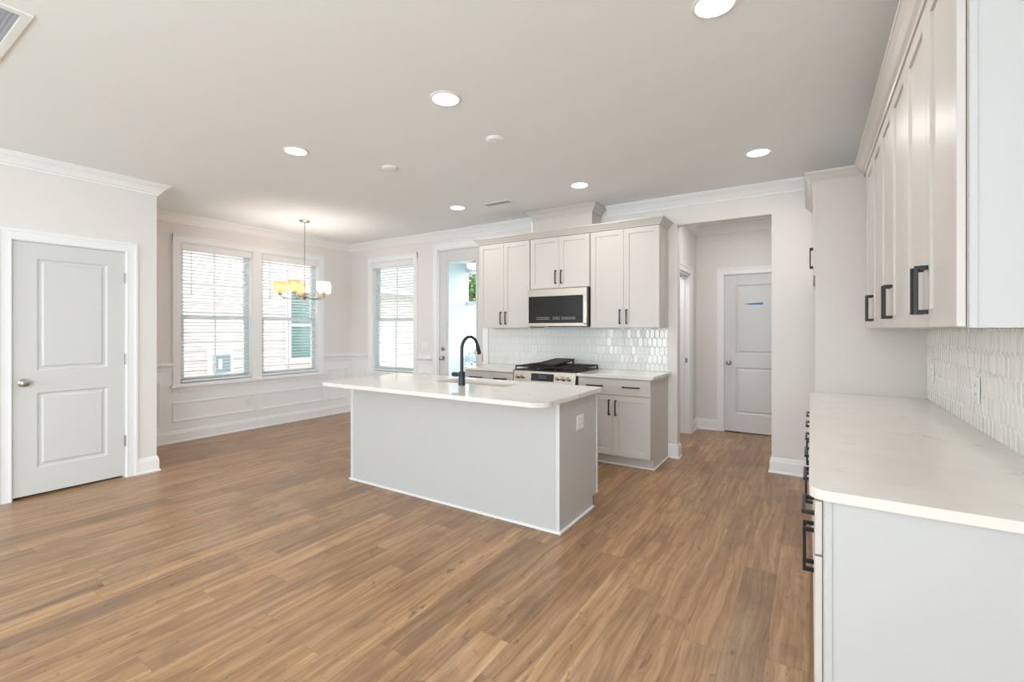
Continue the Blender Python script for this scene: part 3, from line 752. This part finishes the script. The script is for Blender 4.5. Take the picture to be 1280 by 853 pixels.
plate('wall_outlet', FY(YB - 0.004, -1), -4.80, 0.715, 0.118, 0.072, 'white sideways outlet low under the chair rail beside the glazed door', 'outlet', None, 1, 'outlet', True)
plate('wall_outlet', FX(XW + 0.004, 1), 3.415, 0.372, 0.072, 0.118, 'white outlet inside the wainscot panel under the dining windows', 'outlet', None)
plate('light_switch', FX(-3.0, 1), 6.62, 1.12, 0.075, 0.12, 'white light switch seen through the open doorway off the hall', 'switch', None, 1, 'switch')

# ------------------------------------------------------------------ island
IX0, IX1, IY0, IY1 = -3.525, -1.412, 2.79, 3.445
isl = thing('kitchen_island', (-2.47, 3.1, 0), 'pale grey panelled kitchen island with plain long front', 'kitchen island')
MB().box(IX0, IX1, IY0, IY1 - 0.001, 0.09, 0.70).box(IX0, IX1, IY0, IY1 - 0.09, 0, 0.09).box(IX0, IX1, IY0, 3.02, 0.70, 0.883).box(IX0, -2.84, 3.02, IY1, 0.70, 0.883).box(-1.97, IX1, 3.02, IY1, 0.70, 0.883).box(-2.84, -1.97, 3.42, IY1, 0.70, 0.883).build('island_body', 'island', isl)
MB().box(IX1 - 0.022, IX1 + 0.004, IY0 - 0.007, IY0 + 0.004, 0.016, 0.883).build('corner_trim', 'door', isl, 0.002)
MB().box(IX0 - 0.007, IX0 + 0.03, IY0 - 0.007, IY0 + 0.02, 0.016, 0.883).build('corner_trim', 'door', isl, 0.002)
MB().box(IX1 - 0.005, IX1 + 0.007, IY1 - 0.022, IY1, 0.09, 0.883).build('end_stile', 'door', isl, 0.002)
MB().box(IX0 - 0.018, IX1 + 0.018, IY0 - 0.018, IY0, 0, 0.018).box(IX1, IX1 + 0.018, IY0, IY1 - 0.09, 0, 0.018).box(IX0 - 0.018, IX0, IY0, IY1 - 0.09, 0, 0.018).build('shoe_moulding', 'trim', isl, 0.005)
FI = FY(IY1, 1)
for a, b in ((-3.52, -3.1), (-3.1, -2.8), (-2.8, -2.4), (-2.4, -2.0), (-2.0, -1.42)):
    d = shaker(FI, a + G, b - G, 0.10, 0.875, isl, 'island'); pull(FI, b - 0.04, 0.76, 0.155, True, d, 0.02)
ct = MB()
cx0, cx1, cy0, cy1 = -3.60, -1.372, 2.49, 3.475; sx0, sx1, sy0, sy1 = -2.785, -2.02, 3.06, 3.40
ct.prism(rrect(cx0, sx0, cy0, cy1, (0.10, 0, 0, 0.03)), 0.884, 0.914)
ct.prism(rrect(sx1, cx1, cy0, cy1, (0, 0.12, 0.03, 0)), 0.884, 0.914)
ct.box(sx0, sx1, cy0, sy0, 0.884, 0.914).box(sx0, sx1, sy1, cy1, 0.884, 0.914)
tag(ct.build('island_countertop', 'quartz', None), 'white quartz island top with rounded corners and sink cutout', 'countertop')
sk = MB(); t = 0.004
zb = 0.715
sk.box(sx0 - 0.012, sx1 + 0.012, sy0 - 0.012, sy1 + 0.012, zb - t, zb)
sk.box(sx0 - 0.012, sx0 - 0.004, sy0 - 0.012, sy1 + 0.012, zb, 0.883).box(sx1 + 0.004, sx1 + 0.012, sy0 - 0.012, sy1 + 0.012, zb, 0.883)
sk.box(sx0 - 0.012, sx1 + 0.012, sy0 - 0.012, sy0 - 0.004, zb, 0.883).box(sx0 - 0.012, sx1 + 0.012, sy1 + 0.004, sy1 + 0.012, zb, 0.883)
sko = thing('kitchen_sink', (-2.4, 3.23, zb), 'stainless undermount sink set in the island top', 'sink')
sk.build('basin', 'sinksteel', sko)
MB().lathe((-2.4, 3.23, zb), [(0.045, 0.0), (0.045, 0.003), (0.03, 0.003), (0.02, 0.001)], 18).build('drain', 'nickel', sko)
# faucet
fx, fy = -2.384, 2.965
fa = thing('kitchen_faucet', (fx, fy, 0.914), 'matte black high-arc pull-down faucet on the island', 'faucet')
MB().lathe((fx, fy, 0.9145), [(0.029, 0), (0.029, 0.004), (0.027, 0.006), (0.027, 0.108), (0.024, 0.112), (0.012, 0.114)], 24).build('faucet_base', 'faucet', fa, smooth=True)
pts = [(fx, fy, 1.02), (fx, fy, 1.10), (fx, fy, 1.21)]
R_ = 0.098
for k in range(1, 15):
    a = math.pi * (1 - k / 14 * 0.93); pts.append((fx + 0.012 * k / 14, fy + R_ + R_ * math.cos(a), 1.21 + R_ * math.sin(a)))
MB().tube(pts, 0.0135, 14).build('spout', 'faucet', fa, smooth=True)
e = Vector(pts[-1]); dr = (Vector(pts[-1]) - Vector(pts[-2])).normalized()
MB().tube([e - dr * 0.01, e + dr * 0.005, e + dr * 0.05, e + dr * 0.075], [0.0145, 0.0165, 0.0175, 0.016], 14).build('spray_head', 'faucet', fa, smooth=True)
MB().tube([(fx, fy, 1.0), (fx - 0.045, fy, 1.0), (fx - 0.050, fy, 1.0), (fx - 0.09, fy, 1.0), (fx - 0.096, fy, 1.0)], [0.0145, 0.0145, 0.019, 0.019, 0.016], 16).tube([(fx - 0.028, fy, 1.008), (fx - 0.028, fy, 1.028)], 0.003, 8).build('handle_lever', 'faucet', fa, smooth=True)
plate('island_outlet', FX(IX1, 1), 3.117, 0.698, 0.118, 0.105, 'white square outlet plate on the end of the island', 'outlet', None, 2)

# ------------------------------------------------------------------ right-hand run: base cabinets, uppers, fridge surround
YS = [1.615, 2.375, 3.135, 3.895]
FRB = FX(0.031, -1)
GRB = 'base cabinets under the long side counter'
labs = ['greige base cabinet at the open end of the long side counter', 'greige base cabinet in the middle of the long side counter', 'greige base cabinet next to the fridge panel under the side counter']
for k in range(3):
    r = base_cab(FRB, YS[k], YS[k + 1], labs[k], 0.617, GRB, True, pos=(0.34, (YS[k] + YS[k + 1]) / 2, 0))
    if k == 0:
        MB().box(0.034, 0.646, 1.604, 1.6145, 0.0, 0.883).build('end_panel', 'island', r, 0.001)
        MB().box(0.034, 0.052, 1.598, 1.604, 0.0, 0.883).build('edge_trim', 'island', r, 0.001)
tag(MB().box(0.031, 0.64, 3.897, 4.028, 0.0, 0.882).build('filler_panel', 'cab'), 'narrow greige filler between the side base cabinets and fridge panel', 'panel')
counter('countertop', rrect(-0.004, XR, 1.585, 4.029, (0.05, 0, 0, 0)), 'long white veined quartz countertop along the side wall')
FRU = FX(0.335, -1)
GRU = 'upper cabinets over the side counter'
labs = ['greige upper cabinet at the open end of the side run', 'greige upper cabinet in the middle of the side run', 'greige upper cabinet next to the fridge panel on the side run']
for k in range(3):
    r = upper(FRU, XR, YS[k], YS[k + 1], 1.375, 2.43, labs[k], GRU, 0.313, 1.497, hl=0.155, pos=(0.49, (YS[k] + YS[k + 1]) / 2, 1.375))
    if k == 0:
        MB().box(0.336, 0.648, 1.6075, 1.6145, 1.375, 2.43).build('end_panel', 'island', r, 0.001)
        MB().box(0.336, 0.352, 1.603, 1.6075, 1.375, 2.43).build('edge_trim', 'island', r, 0.001)
tag(MB().box(0.335, 0.645, 3.897, 4.028, 1.375, 2.43).build('filler_panel', 'cab'), 'narrow greige filler between the side upper cabinets and fridge panel', 'panel')
# fridge surround
fr = thing('fridge_side_panel', (0.34, 4.04, 0), 'tall greige side panel of the fridge alcove at the end of the side counter', 'panel')
MB().box(0.040, 0.648, 4.031, 4.049, 0, 2.43).build('panel_board', 'cab', fr)
MB().box(0.031, 0.040, 4.029, 4.050, 0, 2.43).build('edge_strip', 'cab', fr)
of = thing('over_fridge_cabinet', (0.34, 4.57, 1.76), 'greige two door cabinet high over the fridge alcove', 'cabinet', None)
FO = FX(0.040, -1)
MB().fb(FO, 4.051, 5.095, 1.76, 2.43, -0.6, 0).build('cabinet_body', 'cab', of, 0.001)
for a, b, hu in ((4.053, 4.572, 4.537), (4.575, 5.09, 4.61)):
    d = shaker(FO, a, b, 1.765, 2.425, of); pull(FO, hu, 1.955, 0.165, True, d, 0.02, 0.026)
rc = MB().sweep([(0.65, 1.60), (0.314, 1.60), (0.314, 4.03), (0.018, 4.03), (0.018, YB)][::-1], [(o, 2.431 + h) for o, h in CC], 1)
rc.box(0.314, 0.65, 1.60, YB, 2.431, 2.445)
tag(rc.build('cabinet_crown', 'cab'), 'greige crown moulding on the side run and fridge surround', 'moulding')

# ------------------------------------------------------------------ ceiling fittings
DL = [(-0.345, 2.145, 'large recessed light at the top edge of the photo over the side run'),
      (-1.853, 2.150, 'recessed ceiling light in front of the island'),
      (-3.38, 2.150, 'recessed ceiling light nearest the closet door'),
      (-0.345, 4.13, 'recessed ceiling light before the hall opening'),
      (-1.875, 4.135, 'recessed ceiling light in front of the duct chase'),
      (-3.40, 4.15, 'recessed ceiling light near the small ceiling register')]
for x, y, lb in DL:
    r = thing('recessed_light', (x, y, CH), lb, 'ceiling light', 'recessed ceiling lights')
    MB().lathe((x, y, CH), [(0.095, -0.001), (0.095, -0.004), (0.088, -0.008), (0.078, -0.008), (0.078, -0.003)], 32).build('trim_ring', 'white_plastic', r, smooth=True)
    MB().lathe((x, y, CH), [(0.077, -0.0045), (0.077, -0.0075), (0.03, -0.009)], 32).build('lens', 'lens', r, smooth=True)
    lamp('recessed_lamp', 'AREA', (x, y, CH - 0.02), 5.0, WARM, shape='DISK', size=0.14)
for x, y, lb in ((-1.945, 2.80, 'round white smoke detector on the ceiling above the island, beside a recessed light'), (-3.05, 2.81, 'round white ceiling detector farther left, toward the chandelier')):
    r = thing('smoke_detector', (x, y, CH), lb, 'smoke detector', None)
    MB().lathe((x, y, CH), [(0.066, -0.0005), (0.066, -0.008), (0.060, -0.011), (0.057, -0.017), (0.048, -0.021), (0.02, -0.022), (0.003, -0.022)], 28).build('housing', 'white_plastic', r, smooth=True)
    MB().lathe((x, y, CH - 0.022), [(0.012, 0), (0.012, -0.003), (0.003, -0.003)], 14).build('test_button', 'white_plastic', r)
def register(x0, x1, y0, y1, n, label, bord, m, along, nm='ceiling_vent'):
    r = thing(nm, ((x0 + x1) / 2, (y0 + y1) / 2, CH), label, 'vent')
    z = CH
    MB().box(x0, x1, y0, y0 + bord, z - 0.008, z - 0.0005).box(x0, x1, y1 - bord, y1, z - 0.008, z - 0.0005).box(x0, x0 + bord, y0 + bord, y1 - bord, z - 0.008, z - 0.0005).box(x1 - bord, x1, y0 + bord, y1 - bord, z - 0.008, z - 0.0005).build('frame', 'white_plastic', r, 0.002)
    q = MB()
    q.box(x0 + bord, x1 - bord, y0 + bord, y1 - bord, z - 0.0015, z - 0.0005)
    for k in range(n):
        if along == 'x':
            y = y0 + bord + (y1 - y0 - 2 * bord) * (k + 0.5) / n; h = (y1 - y0 - 2 * bord) / n * 0.36
            q.add([(x0 + bord, y - h, z - 0.007), (x1 - bord, y - h, z - 0.007), (x1 - bord, y + h, z - 0.002), (x0 + bord, y + h, z - 0.002),
                   (x0 + bord, y - h, z - 0.0055), (x1 - bord, y - h, z - 0.0055), (x1 - bord, y + h, z - 0.0005), (x0 + bord, y + h, z - 0.0005)], [(0, 1, 2, 3), (7, 6, 5, 4), (0, 4, 5, 1), (1, 5, 6, 2), (2, 6, 7, 3), (3, 7, 4, 0)])
        else:
            x = x0 + bord + (x1 - x0 - 2 * bord) * (k + 0.5) / n; h = (x1 - x0 - 2 * bord) / n * 0.36
            q.add([(x - h, y0 + bord, z - 0.007), (x + h, y0 + bord, z - 0.002), (x + h, y1 - bord, z - 0.002), (x - h, y1 - bord, z - 0.007),
                   (x - h, y0 + bord, z - 0.0055), (x + h, y0 + bord, z - 0.0005), (x + h, y1 - bord, z - 0.0005), (x - h, y1 - bord, z - 0.0055)], [(0, 1, 2, 3), (7, 6, 5, 4), (0, 4, 5, 1), (1, 5, 6, 2), (2, 6, 7, 3), (3, 7, 4, 0)])
    q.build('louvers', m, r)
    return r
register(-3.72, -2.905, 0.06, 0.597, 30, 'large white return air grille in the top corner of the ceiling', 0.035, 'ventgrey', 'x')
register(-3.08, -2.725, 4.18, 4.31, 8, 'small white ceiling register beside the far recessed light', 0.022, 'register', 'x')
register(-6.12, -5.99, 4.08, 4.42, 8, 'small white ceiling register above the dining windows', 0.02, 'white_plastic', 'y')

# ------------------------------------------------------------------ chandelier
hx, hy = -5.47, 3.60
cd = thing('chandelier', (hx, hy, CH), 'five light brushed nickel chandelier with glass shades before the dining windows', 'chandelier')
MB().lathe((hx, hy, CH), [(0.065, -0.0005), (0.065, -0.008), (0.058, -0.016), (0.02, -0.026), (0.008, -0.032)], 24).build('canopy', 'nickel', cd, smooth=True)
MB().tube([(hx, hy, CH - 0.028), (hx, hy, 1.98)], 0.005, 10).tube([(hx, hy, 1.98), (hx, hy, 1.93), (hx, hy, 1.84)], [0.009, 0.011, 0.009], 12).build('rod', 'nickel', cd, smooth=True)
MB().lathe((hx, hy, 0), [(0.004, 1.735), (0.012, 1.742), (0.008, 1.752), (0.024, 1.765), (0.036, 1.785), (0.03, 1.805), (0.014, 1.825), (0.012, 1.85)], 20).build('hub', 'nickel', cd, smooth=True)
th = math.atan2(5.47, 3.60); RC = 0.285
for k in range(5):
    al = math.radians(-23 + 72 * k)
    # al measured from the direction pointing back to the room, positive toward the kitchen
    dx = math.sin(al) * math.cos(th) + math.cos(al) * math.sin(th); dy = math.sin(al) * math.sin(th) - math.cos(al) * math.cos(th)
    P = lambda r_, z_: (hx + dx * r_, hy + dy * r_, z_)
    MB().tube([P(0.02, 1.785), P(0.08, 1.765), P(0.17, 1.758), P(0.24, 1.768), P(0.275, 1.79), P(RC, 1.81)], 0.0055, 8).build('arm', 'nickel', cd, smooth=True)
    sx_, sy_, _ = P(RC, 0)
    MB().lathe((sx_, sy_, 0), [(0.010, 1.80), (0.030, 1.812), (0.024, 1.822), (0.024, 1.838), (0.034, 1.842)], 18).build('socket', 'nickel', cd, smooth=True)
    amber = k in (0, 4, 3)
    MB().lathe((sx_, sy_, 0), [(0.03, 1.838), (0.062, 1.844), (0.075, 1.858), (0.080, 1.890), (0.080, 1.970), (0.077, 1.970), (0.077, 1.890), (0.072, 1.861), (0.060, 1.848), (0.03, 1.842)], 26, cap=False).build('shade', 'shade_amber' if amber else 'shade_white', cd, smooth=True)
    lamp('chandelier_bulb', 'POINT', (sx_, sy_, 1.89), 4.0, WARM, shadow_soft_size=0.03)
lamp('side_room_fill', 'AREA', (-2.0, 5.8, CH - 0.03), 20, WARM, shape='DISK', size=0.3)  # unseen lamp added to brighten the side doorway
lamp('hall_fill', 'AREA', (-0.72, 5.72, CH - 0.03), 6.5, WARM, shape='DISK', size=0.25)  # unseen fill added to light the hall and the doorway jamb

# ------------------------------------------------------------------ outside
gnd = MB().box(-30, 20, -20, 30, -0.4, -0.3)
struct(gnd, 'ground', 'ground')
# the house next door: lap siding as one wall, a window, a utility box
nb = thing('neighbouring_house', (-9.7, 3, -0.3), 'pale sided house standing just outside the dining windows', 'house')
sd = MB(); z = -0.3
while z < 5.2:
    sd.add([(-9.60, -2, z), (-9.60, 7.9, z), (-9.615, 7.9, z + 0.18), (-9.615, -2, z + 0.18), (-9.7, -2, z), (-9.7, 7.9, z), (-9.7, 7.9, z + 0.18), (-9.7, -2, z + 0.18)],
           [(0, 1, 2, 3), (7, 6, 5, 4), (0, 4, 5, 1), (1, 5, 6, 2), (2, 6, 7, 3), (3, 7, 4, 0)]); z += 0.18
sd.build('siding', 'siding', nb)
FN = FX(-9.60, 1)
nw = MB().frame(FN, 5.86, 6.60, 0.62, 2.30, 0.11, 0.0, 0.035).fb(FN, 5.97, 6.49, 1.43, 1.48, 0.0, 0.025).build('window_frame', 'extwhite', nb)
MB().fb(FN, 5.97, 6.49, 0.73, 2.19, 0.0, 0.012).build('pane', 'extglass', nw)
nw_ = thing('low_house_wing', (-11, 10, -0.3), 'low pale house wing with grey shingle roof seen through the single window', 'house')
gar = MB(); z = -0.3
while z < 2.3:
    gar.add([(-10.4, 7.9, z), (-10.4, 12.2, z), (-10.415, 12.2, z + 0.18), (-10.415, 7.9, z + 0.18), (-10.5, 7.9, z), (-10.5, 12.2, z), (-10.5, 12.2, z + 0.18), (-10.5, 7.9, z + 0.18)],
            [(0, 1, 2, 3), (7, 6, 5, 4), (0, 4, 5, 1), (1, 5, 6, 2), (2, 6, 7, 3), (3, 7, 4, 0)]); z += 0.18

gar.build('wing_siding', 'siding', nw_)
MB().box(-10.3, -10.05, 7.9, 12.3, 2.38, 2.55).build('fascia', 'extwhite', nw_)
MB().add([(-10.1, 7.9, 2.55), (-10.1, 12.3, 2.55), (-14, 12.3, 4.6), (-14, 7.9, 4.6), (-10.1, 7.9, 2.6), (-10.1, 12.3, 2.6), (-14, 12.3, 4.65), (-14, 7.9, 4.65)],
         [(0, 1, 2, 3), (7, 6, 5, 4), (0, 4, 5, 1), (1, 5, 6, 2), (2, 6, 7, 3), (3, 7, 4, 0)]).build('roof', 'shingle', nw_)
ub = thing('utility_box', (-9.58, 4.52, 0.47), 'grey utility box on a white block on the neighbouring wall', 'utility box')
MB().box(-9.60, -9.57, 4.30, 4.76, 0.46, 0.96).build('mounting_block', 'extwhite', ub, 0.004)
MB().box(-9.57, -9.48, 4.39, 4.67, 0.54, 0.88).build('box_body', 'utility', ub, 0.008)
MB().box(-9.48, -9.475, 4.45, 4.51, 0.60, 0.80).build('box_label', 'extwhite', ub)
# screened porch beyond the glazed door
pd = MB().box(-6.6, -2.0, 5.22, 8.3, -0.25, -0.05); struct(pd, 'floor_porch', 'ground')
struct(MB().box(-6.7, -2.0, 5.225, 8.4, 2.80, 2.9), 'ceiling_porch', 'extwhite')
struct(MB().box(-6.55, -6.40, 7.35, 8.2, -0.05, 2.8), 'wall_porch_left', 'extwhite')
struct(MB().box(-2.1, -2.0, 5.23, 8.2, -0.05, 2.8), 'wall_porch_right', 'extwhite')
ps = thing('porch_screen_frame', (-5.2, 8.15, -0.05), 'white post and rail screen frame across the porch beyond the glazed door', 'porch frame')
for x in (-5.35, -4.2, -3.1, -2.2): MB().box(x - 0.05, x + 0.05, 8.1, 8.2, -0.05, 2.8).build('post', 'extwhite', ps)
MB().box(-6.4, -2.1, 8.12, 8.19, 1.89, 1.98).build('transom_rail', 'extwhite', ps)
MB().box(-6.4, -2.1, 8.12, 8.19, 2.62, 2.8).build('top_beam', 'extwhite', ps)
MB().box(-6.4, -2.1, 8.11, 8.20, 0.66, 0.80).build('hand_rail', 'extwhite', ps)
MB().box(-6.4, -2.1, 8.12, 8.19, -0.02, 0.06).build('bottom_rail', 'extwhite', ps)
bl = MB()
for k in range(42): bl.box(-6.35 + k * 0.1, -6.33 + k * 0.1, 8.14, 8.17, 0.06, 0.66)
bl.build('balusters', 'extwhite', ps)
pf = thing('porch_ceiling_fan', (-5.2, 6.8, 2.8), 'white ceiling fan with a lit globe under the porch ceiling', 'ceiling fan')
MB().lathe((-5.2, 6.8, 0), [(0.06, 2.799), (0.06, 2.77), (0.02, 2.76), (0.02, 2.70), (0.10, 2.69), (0.11, 2.62), (0.09, 2.58), (0.05, 2.57)], 20).build('motor', 'nickel', pf, smooth=True)
MB().lathe((-5.2, 6.8, 0), [(0.09, 2.568), (0.12, 2.55), (0.11, 2.50), (0.06, 2.47), (0.01, 2.46)], 20).build('light_globe', 'fanlight', pf, smooth=True)
for k in range(4):
    a = math.radians(200 + 90 * k); c, s_ = math.cos(a), math.sin(a)
    P = [(-5.2 + c * r_ - s_ * w, 6.8 + s_ * r_ + c * w, 2.60 + (0.012 if w > 0 else -0.012)) for r_, w in ((0.1, -0.05), (0.6, -0.07), (0.6, 0.07), (0.1, 0.05))]
    MB().add(P + [(x, y, z + 0.008) for x, y, z in P], [(3, 2, 1, 0), (4, 5, 6, 7), (0, 1, 5, 4), (1, 2, 6, 5), (2, 3, 7, 6), (3, 0, 4, 7)]).build('blade', 'extwhite', pf)
# greenery
def leaves(mb, c, r, n, size, rnd):
    for _ in range(n):
        while True:
            p = Vector((rnd.uniform(-1, 1), rnd.uniform(-1, 1), rnd.uniform(-1, 1)))
            if p.length < 1: break
        q = Vector((c[0] + p.x * r[0], c[1] + p.y * r[1], c[2] + p.z * r[2]))
        a = Vector((rnd.uniform(-1, 1), rnd.uniform(-1, 1), rnd.uniform(-1, 1))).normalized(); b = a.orthogonal().normalized()
        s_ = size * rnd.uniform(0.6, 1.3)
        mb.add([q - a * s_, q + b * s_ * 0.45, q + a * s_, q - b * s_ * 0.45], [(0, 1, 2, 3)])
rnd = random.Random(11)
tr = thing('garden_tree', (-8.6, 13.3, -0.3), 'leafy green tree standing beyond the porch', 'tree')
MB().tube([(-8.6, 13.4, -0.3), (-8.75, 13.4, 1.2), (-9.4, 13.4, 2.6)], [0.09, 0.07, 0.04], 8).build('trunk', 'bark', tr)
lf = MB()
for c, r, n in (((-9.8, 13.4, 2.95), (0.75, 0.75, 0.5), 900), ((-10.25, 13.4, 2.6), (0.5, 0.5, 0.35), 450), ((-9.2, 13.4, 3.2), (0.5, 0.5, 0.35), 300)): leaves(lf, c, r, n, 0.09, rnd)
lf.build('crown', 'leaf', tr)
hb = MB()
for k in range(9): leaves(hb, (-9.7 + k * 0.6, 12.0 + 0.3 * (k % 2), 0.25), (0.55, 0.4, 0.6), 330, 0.07, rnd)
tag(hb.build('hedge', 'leaf'), 'low green hedge behind the porch railing', 'hedge')
struct(MB().box(-9.0, 5, 8.6, 20, -0.3, -0.27), 'lawn', 'grass')
